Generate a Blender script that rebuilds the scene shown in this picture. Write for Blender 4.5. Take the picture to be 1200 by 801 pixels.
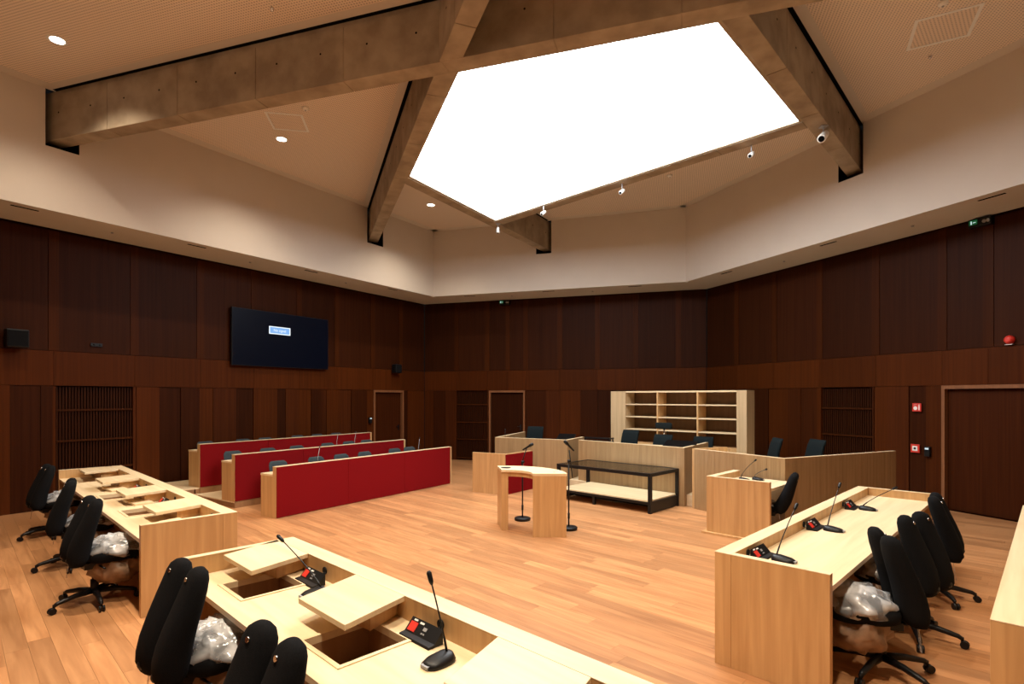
import bpy, bmesh, math, random
from mathutils import Vector, Matrix
random.seed(7)
S = bpy.context.scene
for o in list(bpy.data.objects): bpy.data.objects.remove(o, do_unlink=True)
COL = S.collection
R = math.radians

# ------------------------------------------------------------------ camera, world, exposure
F, HZ, H = 640.0, 465.0, 1.95          # focal length (px at 1200), horizon row, camera height
cam_d = bpy.data.cameras.new('camera'); cam = bpy.data.objects.new('camera', cam_d); COL.objects.link(cam)
cam.location = (0, 0, H); cam.rotation_euler = (R(90), 0, 0)
cam_d.sensor_width = 36; cam_d.lens = 36 * F / 1200; cam_d.shift_y = (HZ - 400.5) / 1200
cam_d.clip_start = .05
S.camera = cam
W = bpy.data.worlds.new('world'); S.world = W; W.use_nodes = True
W.node_tree.nodes['Background'].inputs[0].default_value = (.02, .02, .02, 1)
W.node_tree.nodes['Background'].inputs[1].default_value = .2
S.view_settings.view_transform = 'Standard'; S.view_settings.look = 'None'
S.view_settings.gamma = 1; S.view_settings.use_curve_mapping = False
S.view_settings.exposure = 0.23
PANEL_LIGHT = 9.8                       # radiance of the stretched luminous ceiling

def G(px, py, h=0.0):                   # pixel -> point on the horizontal plane z = h
    Y = (H - h) * F / (py - HZ)
    return Vector(((px - 600) / F * Y, Y, h))

# ------------------------------------------------------------------ materials
MATS = {}
def new_mat(name):
    m = bpy.data.materials.new(name); m.use_nodes = True
    nt = m.node_tree; b = nt.nodes['Principled BSDF']
    MATS[name] = m
    return m, nt, b
def plain(name, col, rough=.5, metal=0, spec=.5, var=0):
    m, nt, b = new_mat(name)
    b.inputs['Base Color'].default_value = (*col, 1); b.inputs['Roughness'].default_value = rough
    b.inputs['Metallic'].default_value = metal; b.inputs['Specular IOR Level'].default_value = spec
    return m
def emit(name, col, strength):
    m, nt, b = new_mat(name)
    b.inputs['Base Color'].default_value = (0, 0, 0, 1)
    b.inputs['Emission Color'].default_value = (*col, 1); b.inputs['Emission Strength'].default_value = strength
    return m
def wood(name, c1, c2, sc, rough=.45, rand=.0, spec=.4, big=.0, stripe=None, coat=0):
    """grain: noise stretched along the axis with the small scale; rand: brightness spread from piece to piece"""
    m, nt, b = new_mat(name); N, L = nt.nodes, nt.links
    tc = N.new('ShaderNodeTexCoord'); mp = N.new('ShaderNodeMapping'); mp.inputs['Scale'].default_value = sc
    oi = N.new('ShaderNodeObjectInfo')
    L.new(tc.outputs['Object'], mp.inputs['Vector'])
    off = N.new('ShaderNodeVectorMath'); off.operation = 'MULTIPLY_ADD'
    cmb = N.new('ShaderNodeCombineXYZ')
    for i in range(3): L.new(oi.outputs['Random'], cmb.inputs[i])
    L.new(cmb.outputs[0], off.inputs[0]); off.inputs[1].default_value = (37, 53, 71); L.new(mp.outputs[0], off.inputs[2])
    n1 = N.new('ShaderNodeTexNoise'); n1.inputs['Scale'].default_value = 1; n1.inputs['Detail'].default_value = 6
    n1.inputs['Distortion'].default_value = .6
    L.new(off.outputs[0], n1.inputs['Vector'])
    r = N.new('ShaderNodeValToRGB'); r.color_ramp.elements[0].position = .32; r.color_ramp.elements[1].position = .68
    r.color_ramp.elements[0].color = (*c1, 1); r.color_ramp.elements[1].color = (*c2, 1)
    L.new(n1.outputs['Fac'], r.inputs[0])
    src = r.outputs[0]
    if rand:
        mr = N.new('ShaderNodeMapRange'); mr.inputs['To Min'].default_value = 1 - rand; mr.inputs['To Max'].default_value = 1 + rand
        L.new(oi.outputs['Random'], mr.inputs['Value'])
        mm = N.new('ShaderNodeVectorMath'); mm.operation = 'SCALE'
        L.new(src, mm.inputs[0]); L.new(mr.outputs[0], mm.inputs['Scale']); src = mm.outputs[0]
    L.new(src, b.inputs['Base Color'])
    b.inputs['Roughness'].default_value = rough; b.inputs['Specular IOR Level'].default_value = spec
    b.inputs['Coat Weight'].default_value = coat
    bp = N.new('ShaderNodeBump'); bp.inputs['Strength'].default_value = .06; bp.inputs['Distance'].default_value = .002
    L.new(n1.outputs['Fac'], bp.inputs['Height']); L.new(bp.outputs[0], b.inputs['Normal'])
    return m
OAK1, OAK2 = (.60, .405, .215), (.74, .535, .31)
wood('oak', (.50, .285, .118), (.63, .385, .175), (16, 16, .9), .42)  # upright faces: same veneer as the tops, shade put into the colour
wood('oak_top_lit', (.70, .53, .315), (.81, .64, .41), (.9, 14, 14), .4)  # same veneer, paler: light falling on upward faces put into the colour
wood('oak_bench', (.29, .178, .080), (.385, .24, .114), (16, 16, .9), .5)
wood('oak_case', (.46, .32, .175), (.57, .41, .24), (16, 16, .9), .5)
wood('case_back', (.13, .065, .028), (.17, .088, .038), (12, 12, 1), .6)
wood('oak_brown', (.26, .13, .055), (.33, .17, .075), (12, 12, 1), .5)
wood('wall_dark', (.028, .0072, .0022), (.040, .0108, .0032), (28, 28, .5), .5, rand=.14, spec=.06)
wood('wall_strip', (.040, .0098, .0020), (.054, .0136, .0028), (28, 28, .5), .5, rand=.12, spec=.06)
wood('wall_band', (.054, .0125, .0022), (.076, .0180, .0032), (28, 28, .5), .5, rand=.15, spec=.06)
wood('wall_low', (.036, .0085, .0020), (.055, .0132, .0030), (28, 28, .5), .5, rand=.4, spec=.06)
wood('door_edge', (.19, .075, .03), (.25, .10, .04), (20, 20, .6), .4)
wood('plank', (.37, .165, .066), (.53, .26, .112), (1.3, 16, 16), .33, rand=.21, spec=.45)
# plank pieces joined in one mesh take their spread from the island they are
m, nt, b = new_mat('plank_rest'); N, L = nt.nodes, nt.links
ge = N.new('ShaderNodeNewGeometry'); r = N.new('ShaderNodeValToRGB')
r.color_ramp.elements[0].color = (.37, .165, .066, 1); r.color_ramp.elements[1].color = (.53, .26, .112, 1)
L.new(ge.outputs['Random Per Island'], r.inputs[0]); L.new(r.outputs[0], b.inputs['Base Color']); b.inputs['Roughness'].default_value = .33

def mottled(name, c1, c2, scale, rough=.8, bump=.1, detail=6, spec=.3):
    m, nt, b = new_mat(name); N, L = nt.nodes, nt.links
    tc = N.new('ShaderNodeTexCoord'); n = N.new('ShaderNodeTexNoise'); n.inputs['Scale'].default_value = scale; n.inputs['Detail'].default_value = detail
    L.new(tc.outputs['Object'], n.inputs['Vector'])
    r = N.new('ShaderNodeValToRGB'); r.color_ramp.elements[0].position = .35; r.color_ramp.elements[1].position = .65
    r.color_ramp.elements[0].color = (*c1, 1); r.color_ramp.elements[1].color = (*c2, 1)
    L.new(n.outputs['Fac'], r.inputs[0]); L.new(r.outputs[0], b.inputs['Base Color'])
    b.inputs['Roughness'].default_value = rough; b.inputs['Specular IOR Level'].default_value = spec
    bp = N.new('ShaderNodeBump'); bp.inputs['Strength'].default_value = bump; bp.inputs['Distance'].default_value = .004
    L.new(n.outputs['Fac'], bp.inputs['Height']); L.new(bp.outputs[0], b.inputs['Normal'])
    return m
mottled('concrete', (.25, .19, .13), (.38, .30, .21), 3.0, .8, .15)
mottled('plaster', (.60, .535, .465), (.615, .55, .48), 2, .9, .02)
mottled('red_fabric', (.165, .0032, .0045), (.205, .0050, .0065), 220, .9, .3, 2, .08)
mottled('black_fabric', (.0045, .0045, .005), (.009, .009, .010), 260, .95, .3, 2, .1)
mottled('teal_fabric', (.0045, .0075, .0085), (.0075, .012, .0135), 200, .9, .2, 2, .15)
mottled('wool_grey', (.026, .036, .041), (.036, .048, .054), 120, .85, .2, 2)
plain('black_plastic', (.006, .006, .007), .42, spec=.3)
plain('black_metal', (.007, .007, .008), .4, spec=.3)
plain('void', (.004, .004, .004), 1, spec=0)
plain('chrome', (.7, .7, .72), .2, 1)
plain('grey_plastic', (.30, .30, .31), .4)
plain('white_paint', (.78, .77, .74), .5)
plain('red_plastic', (.62, .035, .022), .4)
plain('screen_black', (.0015, .0018, .0025), .3, spec=.2)
m = plain('screen_on', (.001, .0012, .002), .3, spec=.15); b = m.node_tree.nodes['Principled BSDF']; b.inputs['Emission Color'].default_value = (.08, .16, .55, 1); b.inputs['Emission Strength'].default_value = .008
plain('skirting', (.20, .12, .06), .6)
emit('panel_light', (.96, .985, 1.0), PANEL_LIGHT)
emit('downlight_lens', (1, .93, .82), 14)
emit('screen_box', (.22, .45, .85), .9)
emit('screen_white', (.85, .93, 1), 1.0)
emit('exit_green', (.02, .30, .09), .22)
emit('led_white', (.8, .95, 1), .7)
# perforated plasterboard
m, nt, b = new_mat('perforated'); N, L = nt.nodes, nt.links
tc = N.new('ShaderNodeTexCoord'); mp = N.new('ShaderNodeMapping'); mp.inputs['Rotation'].default_value = (0, 0, R(17)); mp.inputs['Scale'].default_value = (26, 26, 26)
L.new(tc.outputs['Object'], mp.inputs[0]); fr = N.new('ShaderNodeVectorMath'); fr.operation = 'FRACTION'; L.new(mp.outputs[0], fr.inputs[0])
sb = N.new('ShaderNodeVectorMath'); sb.operation = 'SUBTRACT'; sb.inputs[1].default_value = (.5, .5, 0); L.new(fr.outputs[0], sb.inputs[0])
ml = N.new('ShaderNodeVectorMath'); ml.operation = 'MULTIPLY'; ml.inputs[1].default_value = (1, 1, 0); L.new(sb.outputs[0], ml.inputs[0])
le = N.new('ShaderNodeVectorMath'); le.operation = 'LENGTH'; L.new(ml.outputs[0], le.inputs[0])
r = N.new('ShaderNodeValToRGB'); r.color_ramp.elements[0].position = .22; r.color_ramp.elements[1].position = .28
r.color_ramp.elements[0].color = (.33, .28, .24, 1); r.color_ramp.elements[1].color = (.74, .615, .50, 1)
L.new(le.outputs['Value'], r.inputs[0]); L.new(r.outputs[0], b.inputs['Base Color']); b.inputs['Roughness'].default_value = .9
# clear film (wrapping) and glass
m, nt, b = new_mat('film'); N, L = nt.nodes, nt.links
tr = N.new('ShaderNodeBsdfTransparent'); mx = N.new('ShaderNodeMixShader')
nz = N.new('ShaderNodeTexNoise'); nz.inputs['Scale'].default_value = 7; nz.inputs['Detail'].default_value = 2
rr = N.new('ShaderNodeValToRGB'); rr.color_ramp.elements[0].position = .38; rr.color_ramp.elements[1].position = .62
rr.color_ramp.elements[0].color = (.22,) * 3 + (1,); rr.color_ramp.elements[1].color = (.80,) * 3 + (1,)
tc = N.new('ShaderNodeTexCoord'); L.new(tc.outputs['Object'], nz.inputs['Vector'])
L.new(nz.outputs['Fac'], rr.inputs[0]); L.new(rr.outputs[0], mx.inputs[0])
b.inputs['Base Color'].default_value = (.74, .74, .75, 1); b.inputs['Roughness'].default_value = .15; b.inputs['Specular IOR Level'].default_value = .8
bp = N.new('ShaderNodeBump'); bp.inputs['Strength'].default_value = .5; bp.inputs['Distance'].default_value = .03; L.new(nz.outputs['Fac'], bp.inputs['Height']); L.new(bp.outputs[0], b.inputs['Normal'])
L.new(tr.outputs[0], mx.inputs[1]); L.new(b.outputs[0], mx.inputs[2]); L.new(mx.outputs[0], N['Material Output'].inputs[0])
m, nt, b = new_mat('glass'); N, L = nt.nodes, nt.links
tr = N.new('ShaderNodeBsdfTransparent'); tr.inputs[0].default_value = (.93, .95, .94, 1); gl = N.new('ShaderNodeBsdfGlossy'); gl.inputs['Roughness'].default_value = .02
fz = N.new('ShaderNodeFresnel'); fz.inputs[0].default_value = 1.5; mx = N.new('ShaderNodeMixShader')
L.new(fz.outputs[0], mx.inputs[0]); L.new(tr.outputs[0], mx.inputs[1]); L.new(gl.outputs[0], mx.inputs[2]); L.new(mx.outputs[0], N['Material Output'].inputs[0])
mottled('bag_brown', (.20, .12, .07), (.34, .22, .14), 9, .35, .5)

# ------------------------------------------------------------------ mesh helpers
class MB:
    def __init__(s): s.v, s.f, s.sm = [], [], []
    def add(s, vs, fs, smooth=False):
        k = len(s.v); s.v += [tuple(v) for v in vs]
        for f in fs: s.f.append([i + k for i in f]); s.sm.append(smooth)
        return s
    def box(s, x0, x1, y0, y1, z0, z1):
        return s.prism([(x0, y0), (x1, y0), (x1, y1), (x0, y1)], z0, z1)
    def prism(s, poly, z0, z1):
        if sum(poly[i][0] * poly[(i + 1) % len(poly)][1] - poly[(i + 1) % len(poly)][0] * poly[i][1] for i in range(len(poly))) < 0: poly = poly[::-1]
        n = len(poly)
        vs = [(p[0], p[1], z0) for p in poly] + [(p[0], p[1], z1) for p in poly]
        fs = [list(range(n))[::-1], list(range(n, 2 * n))] + [[i, (i + 1) % n, n + (i + 1) % n, n + i] for i in range(n)]
        return s.add(vs, fs)
    def seg(s, p, q, t, z0, z1, side=1):
        """upright board from p to q, thickness t on the left (side=1) or right (side=-1)"""
        p, q = Vector(p[:2]), Vector(q[:2]); d = (q - p).normalized(); n = Vector((-d.y, d.x)) * t * side
        return s.prism([p, q, q + n, p + n], z0, z1)
    def bar(s, p, q, w, h):
        p, q = Vector(p), Vector(q); d = (q - p).normalized()
        up = Vector((0, 0, 1)) if abs(d.z) < .95 else Vector((0, 1, 0))
        a = d.cross(up).normalized() * w / 2; b2 = a.cross(d).normalized() * h / 2
        vs = [c + i * a + j * b2 for c in (p, q) for i, j in ((-1, -1), (1, -1), (1, 1), (-1, 1))]
        return s.add(vs, [[0, 1, 2, 3], [7, 6, 5, 4], [0, 4, 5, 1], [1, 5, 6, 2], [2, 6, 7, 3], [3, 7, 4, 0]])
    def tube(s, path, rad, n=10):
        path = [Vector(p) for p in path]; rads = rad if isinstance(rad, (list, tuple)) else [rad] * len(path)
        vs, fs = [], []; ref = None
        for i, p in enumerate(path):
            d = (path[min(i + 1, len(path) - 1)] - path[max(i - 1, 0)]).normalized()
            if ref is None: ref = Vector((1, 0, 0)) if abs(d.x) < .9 else Vector((0, 1, 0))
            a = (ref - d * ref.dot(d)).normalized(); ref = a; c = d.cross(a)
            for k in range(n):
                t = 2 * math.pi * k / n; vs.append(p + (a * math.cos(t) + c * math.sin(t)) * rads[i])
        for i in range(len(path) - 1):
            for k in range(n): fs.append([i * n + k, i * n + (k + 1) % n, (i + 1) * n + (k + 1) % n, (i + 1) * n + k])
        s.add(vs, fs, True)
        k = len(s.v) - len(vs)
        s.f.append([k + i for i in range(n)][::-1]); s.sm.append(False)
        s.f.append([k + (len(path) - 1) * n + i for i in range(n)]); s.sm.append(False)
        return s
    def disc(s, c, ax, r0, h, n=20):
        c, ax = Vector(c), Vector(ax).normalized(); return s.tube([c, c + ax * h], r0, n)
    def loft(s, rings, closed=True):
        n = len(rings[0]); vs = [v for r0 in rings for v in r0]; fs = []
        for i in range(len(rings) - 1):
            for k in range(n): fs.append([i * n + k, i * n + (k + 1) % n, (i + 1) * n + (k + 1) % n, (i + 1) * n + k])
        fs.append(list(range(n))[::-1]); fs.append([(len(rings) - 1) * n + k for k in range(n)])
        return s.add(vs, fs, True)
    def slab(s, x0, x1, y0, y1, holes, z0, z1):
        """rectangular slab with rectangular through holes"""
        xs = sorted({x0, x1, *[h[i] for h in holes for i in (0, 1)]}); ys = sorted({y0, y1, *[h[i] for h in holes for i in (2, 3)]})
        xs = [x for x in xs if x0 <= x <= x1]; ys = [y for y in ys if y0 <= y <= y1]
        solid = lambda i, j: 0 <= i < len(xs) - 1 and 0 <= j < len(ys) - 1 and not any(h[0] < (xs[i] + xs[i + 1]) / 2 < h[1] and h[2] < (ys[j] + ys[j + 1]) / 2 < h[3] for h in holes)
        for i in range(len(xs) - 1):
            for j in range(len(ys) - 1):
                if not solid(i, j): continue
                a, b2, c, d = xs[i], xs[i + 1], ys[j], ys[j + 1]
                s.add([(a, c, z1), (b2, c, z1), (b2, d, z1), (a, d, z1)], [[0, 1, 2, 3]]); s.add([(a, c, z0), (b2, c, z0), (b2, d, z0), (a, d, z0)], [[3, 2, 1, 0]])
                for di, dj, e in ((-1, 0, ((a, d), (a, c))), (1, 0, ((b2, c), (b2, d))), (0, -1, ((a, c), (b2, c))), (0, 1, ((b2, d), (a, d)))):
                    if not solid(i + di, j + dj):
                        p, q = e; s.add([(*p, z0), (*q, z0), (*q, z1), (*p, z1)], [[0, 1, 2, 3]])
        return s
    def xform(s, M):
        s.v = [tuple(M @ Vector(v)) for v in s.v]; return s
    def mesh(s, name):
        me = bpy.data.meshes.new(name); me.from_pydata(s.v, [], s.f); me.polygons.foreach_set('use_smooth', s.sm); me.update(); return me
    def build(s, name, mat, parent=None, bevel=0, label=None, kind=None, merge=False):
        me = s.mesh(name)
        if merge:
            bm = bmesh.new(); bm.from_mesh(me); bmesh.ops.remove_doubles(bm, verts=bm.verts, dist=1e-5); bm.to_mesh(me); bm.free()
        return link(name, me, mat, parent, bevel, label, kind)
def link(name, me, mat, parent=None, bevel=0, label=None, kind=None):
    o = bpy.data.objects.new(name, me); COL.objects.link(o)
    if mat and not me.materials: me.materials.append(MATS[mat])
    if parent: o.parent = parent
    if bevel:
        md = o.modifiers.new('bevel', 'BEVEL'); md.width = bevel; md.segments = 2; md.limit_method = 'ANGLE'
    if label: o['label'] = label
    if kind: o['kind'] = kind
    return o
def tag(o, label, cat, group=None):
    o['label'] = label; o['category'] = cat
    if group: o['group'] = group
    return o
def thing(name, label, cat, loc=(0, 0, 0), rz=0, group=None):
    o = bpy.data.objects.new(name, None); COL.objects.link(o); o.empty_display_size = .1
    o.location = loc; o.rotation_euler = (0, 0, R(rz)); return tag(o, label, cat, group)
def copy_tree(o, parent=None):
    c = o.copy(); COL.objects.link(c); c.parent = parent
    for ch in list(o.children): copy_tree(ch, c)
    return c
def again(root, loc, rz, label=None, group=None):
    c = copy_tree(root); c.location = loc; c.rotation_euler = (0, 0, R(rz))
    if label: c['label'] = label
    if group: c['group'] = group
    return c
def ball(c, rx, ry, rz, n=10, m=7):
    rings = []
    for i in range(m + 1):
        t = -math.pi / 2 + math.pi * (i + .02) / (m + .04)
        rings.append([(c[0] + rx * math.cos(t) * math.cos(a), c[1] + ry * math.cos(t) * math.sin(a), c[2] + rz * math.sin(t)) for a in [2 * math.pi * k / n for k in range(n)]])
    return rings
def ring(cx, cy, z, w, d, n=16, p=2.6):
    out = []
    for k in range(n):
        a = 2 * math.pi * k / n; c, s2 = math.cos(a), math.sin(a)
        out.append((cx + w / 2 * math.copysign(abs(c) ** (2 / p), c), cy + d / 2 * math.copysign(abs(s2) ** (2 / p), s2), z))
    return out

# ------------------------------------------------------------------ the room: an irregular five-sided hall
SC = 1.95 / 1.9
Z_SOF, Z_SEAM, Z_HEAD, Z_CEIL, Z_BEAM = 4.895, 2.76, 2.15, 6.79, 6.02
hd = lambda a: Vector((math.sin(R(a)), math.cos(R(a))))
NRM = {'left': hd(-56.1), 'back': hd(17.0), 'right': hd(67.9), 'near_right': hd(134.8), 'near_left': hd(-135.8)}
DST = {'left': 11.69 * SC, 'back': 15.39 * SC, 'right': 10.25 * SC, 'near_right': 1.75, 'near_left': 1.45}
ORDER = ['near_left', 'left', 'back', 'right', 'near_right']
def isect(n1, d1, n2, d2):
    det = n1.x * n2.y - n1.y * n2.x
    return Vector(((d1 * n2.y - d2 * n1.y) / det, (n1.x * d2 - n2.x * d1) / det))
def poly(inset):
    return {ORDER[i]: isect(NRM[ORDER[i - 1]], DST[ORDER[i - 1]] - inset, NRM[ORDER[i]], DST[ORDER[i]] - inset) for i in range(5)}
P_WOOD, LIP = poly(0), 1.15
P_LIP = poly(LIP); P_SOF = poly(LIP - .0995)
def wall_frame(side, P):
    i = ORDER.index(side); p, q = P[side], P[ORDER[(i + 1) % 5]]
    return p, q, (q - p).length, math.degrees(math.atan2((q - p).y, (q - p).x))
def wu(side, px, inset=0):              # pixel column -> distance along the wall, and depth there
    d = Vector(((px - 600) / F, 1)); n = NRM[side]; Y = (DST[side] - inset) / d.dot(n)
    p = (P_LIP if inset else P_WOOD)[side]; q = wall_frame(side, P_LIP if inset else P_WOOD)[1]
    return (d * Y - p).dot((q - p).normalized()), Y
def wz(side, px, py, inset=0): return H + (HZ - py) * wu(side, px, inset)[1] / F

# floor slab and planks
fl = MB().prism([P_WOOD[s] for s in ORDER], -.15, -.014).build('floor', 'oak_brown', kind='structure')
ANG_E, ANG_D = -44.2, 45.2
UE, VE = Vector((math.cos(R(ANG_E)), math.sin(R(ANG_E)))), Vector((-math.sin(R(ANG_E)), math.cos(R(ANG_E))))
def clip(pl, side):
    n, d = NRM[side], DST[side] - .004; out = []
    for i in range(len(pl)):
        a, b2 = pl[i], pl[(i + 1) % len(pl)]; da, db = n.dot(a) - d, n.dot(b2) - d
        if da <= 0: out.append(a)
        if da * db < 0: out.append(a + (b2 - a) * (da / (da - db)))
    return out
PW, PL = .142, 1.9
planks = []
for r in range(-150, 150):
    off = random.uniform(0, PL)
    for k in range(-12, 12):
        u0, v0 = k * PL + off, r * PW
        pl = [UE * (u0 + a) + VE * (v0 + b2) for a, b2 in ((.0006, .0006), (PL - .0006, .0006), (PL - .0006, PW - .0006), (.0006, PW - .0006))]
        full = all(NRM[s].dot(p) < DST[s] - .004 for s in ORDER for p in pl)
        if not full:
            for s in ORDER:
                pl = clip(pl, s)
                if len(pl) < 3: break
        if len(pl) < 3: continue
        c = sum(pl, Vector((0, 0))) / len(pl)
        x, y = (600 + F * c.x / c.y, HZ + F * H / c.y) if c.y > .3 else (9e9, 9e9)
        vis = -60 < x < 1260 and y < 850
        # planks under the public benches and the judges' dais are not seen
        if NRM['left'].dot(c) > 8.6 and hd(33.9).dot(c) > 5.2: vis = False
        if VE.dot(c) > 9.9: vis = False
        planks.append((0 if vis else 1, c.length, full, c, pl))
planks.sort(key=lambda t: (t[0], t[1]))
pm = MB().box(-PL / 2 + .0006, PL / 2 - .0006, -PW / 2 + .0006, PW / 2 - .0006, -.012, 0).mesh('plank')
rest = MB()
for i, (h, _, full, c, pl) in enumerate(planks):
    if i < 300 and full:
        o = link('plank', pm, 'plank', fl); o.location = (c.x, c.y, 0); o.rotation_euler = (0, 0, R(ANG_E))
    elif i < 300: 
        M = Matrix.Rotation(-R(ANG_E), 3, 'Z'); mb = MB().prism([(M @ Vector((*(p - c), 0)))[:2] for p in pl], -.012, 0)
        o = mb.build('plank', 'plank', fl); o.location = (c.x, c.y, 0); o.rotation_euler = (0, 0, R(ANG_E))
    else: rest.prism(pl, -.012, 0)
rest.build('plank_field', 'plank_rest', fl, kind='stuff')

# lower walls: backing, then panels, strips, louvres and doors as pieces
pieces = {}
def rect_mesh(w, t, h):
    k = (round(w, 3), round(t, 3), round(h, 3))
    if k not in pieces: pieces[k] = MB().box(0, w, -t, 0, 0, h).mesh('panel')
    return pieces[k]
def piece(name, mat, wall, x0, x1, y, t, z0, z1):
    me = rect_mesh(x1 - x0, t, z1 - z0)
    if me.materials and me.materials[0] != MATS[mat]: me = me.copy(); me.materials.clear()
    o = link(name, me, mat, wall); o.location = (x0, y, z0); return o
BK = .14                                # the backing stands this far behind the panel face
def lower_wall(side, upper, low, doors, louvres):
    p, q, Lw, ang = wall_frame(side, P_WOOD)
    w = MB().box(0, Lw, BK, BK + .12, -.1, Z_SOF + .25).build('wall_' + side, 'wall_dark', kind='structure')
    w.location = (p.x, p.y, 0); w.rotation_euler = (0, 0, R(ang))
    ends = [0] + sorted(u for u in upper if .1 < u < Lw - .1) + [Lw]
    for a, b2 in zip(ends, ends[1:]):
        g = .075
        x0, x1 = a + (g if a > 0 else .01), b2 - (g if b2 < Lw else .01)
        piece('panel', 'wall_dark', w, x0, x1, BK - .001, BK - .012, Z_SEAM + .004, Z_SOF - .035)
        if b2 < Lw: piece('panel_strip', 'wall_strip', w, b2 - g + .003, b2 + g - .003, BK - .001, BK - .001, Z_SEAM + .004, Z_SOF - .035)
        piece('panel', 'wall_band', w, a + (.003 if a > 0 else .01), b2 - (.003 if b2 < Lw else .01), BK - .001, BK - .001, Z_HEAD + .003, Z_SEAM - .003)
    holes = sorted([(d[0], d[1]) for d in doors] + [(l[0], l[1]) for l in louvres])
    cuts = sorted({0.0, Lw, *[u for u in low if 0 < u < Lw], *[x for h in holes for x in h]})
    for i, (a, b2) in enumerate(zip(cuts, cuts[1:])):
        if b2 - a < .02 or any(h[0] - .01 < (a + b2) / 2 < h[1] + .01 for h in holes): continue
        dep = (.0, .014, .004, .022)[i % 4]
        piece('panel', 'wall_low' if i % 3 else 'wall_band', w, a + (.003 if a > 0 else .01), b2 - (.003 if b2 < Lw else .01), BK - .001, BK - dep - .001, .0, Z_HEAD - .003)
    for a, b2 in louvres:
        lv = MB()
        n = int((b2 - a) / .045)
        for k in range(n): lv.box(a + (k + .2) * (b2 - a) / n, a + (k + .75) * (b2 - a) / n, .05, .085, .06, Z_HEAD - .02)
        lv.build('louvre_slats', 'wall_dark', w, kind='stuff')
        for z in (.04, .62, 1.15, 1.70): piece('rail', 'wall_strip', w, a + .004, b2 - .004, .05, .03, z, z + .035)
        piece('panel', 'wall_dark', w, a + .004, b2 - .004, BK - .001, .01, .02, Z_HEAD - .01)
    return w
def door(n, side, a, b2, wall, leaves=1, label=None):
    p, q, Lw, ang = wall_frame(side, P_WOOD)
    d = bpy.data.objects.new('door_%d' % n, None); COL.objects.link(d); d['kind'] = 'structure'; d['label'] = label
    d.location = (p.x, p.y, 0); d.rotation_euler = (0, 0, R(ang))
    t = .05
    MB().box(a, a + t, -.012, BK - .002, 0, Z_HEAD).build('door_jamb', 'door_edge', d)
    MB().box(b2 - t, b2, -.012, BK - .002, 0, Z_HEAD).build('door_jamb', 'door_edge', d)
    MB().box(a + t, b2 - t, -.012, BK - .002, Z_HEAD - .06, Z_HEAD).build('door_head', 'door_edge', d)
    w = (b2 - a - 2 * t) / leaves
    for k in range(leaves):
        x0 = a + t + k * w
        lf = MB().box(x0 + .006, x0 + w - .006, .07, .115, .01, Z_HEAD - .07).build('door_leaf', 'wall_low', d)
        hx = x0 + w - .1 if k == 0 else x0 + .1
        h = MB().box(hx - .02, hx + .02, .062, .07, .95, 1.12); h.bar((hx, .045, 1.06), (hx - .1 * (1 if k == 0 else -1), .045, 1.06), .018, .018); h.bar((hx, .07, 1.06), (hx, .04, 1.06), .018, .018)
        h.build('door_handle', 'black_metal', lf)
    return d
U = lambda s, *pxs: [wu(s, x)[0] for x in pxs]
uA, uB, uC = (lambda *a: U('left', *a)), (lambda *a: U('back', *a)), (lambda *a: U('right', *a))
wl = lower_wall('left', [uA(63)[0] - 1.5 * k for k in (1, 2)] + uA(63, 158, 235, 298, 351, 395, 437, 470),
    uA(12, 48, 62, 160, 187, 212, 234, 250, 277, 297, 325, 335, 350, 365, 377, 383, 398, 412, 430, 478), [uA(438, 473)], [uA(66, 156)])
wb = lower_wall('back', uB(535, 571, 595, 616, 656, 700, 745, 795), uB(508, 522, 616, 640, 656, 680, 700, 745, 790), [uB(573, 615)], [uB(535, 571)])
uR = uC(1105)[0]
wr = lower_wall('right', uC(863, 907, 960, 1026, 1104, 1158) + [uR + 1.9], uC(860, 885, 900, 923, 938, 957, 1024, 1040, 1065, 1085) + [uR + 1.75], [(uR - .02, uR + 1.62)], [uC(962, 1022)])
for s in ('near_left', 'near_right'):
    Lw = wall_frame(s, P_WOOD)[2]
    lower_wall(s, [1.4 * k for k in range(1, int(Lw / 1.4))], [.62 * k for k in range(1, int(Lw / .62))], [], [])
door(1, 'left', *uA(438, 473), wl, 1, 'dark wooden door between the screen and the room corner')
door(2, 'back', *uB(573, 615), wb, 1, 'dark wooden door in the far wall, behind the raised bench')
door(3, 'right', uR - .02, uR + 1.62, wr, 1, 'wide dark wooden door beside the red fire signs')

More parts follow.
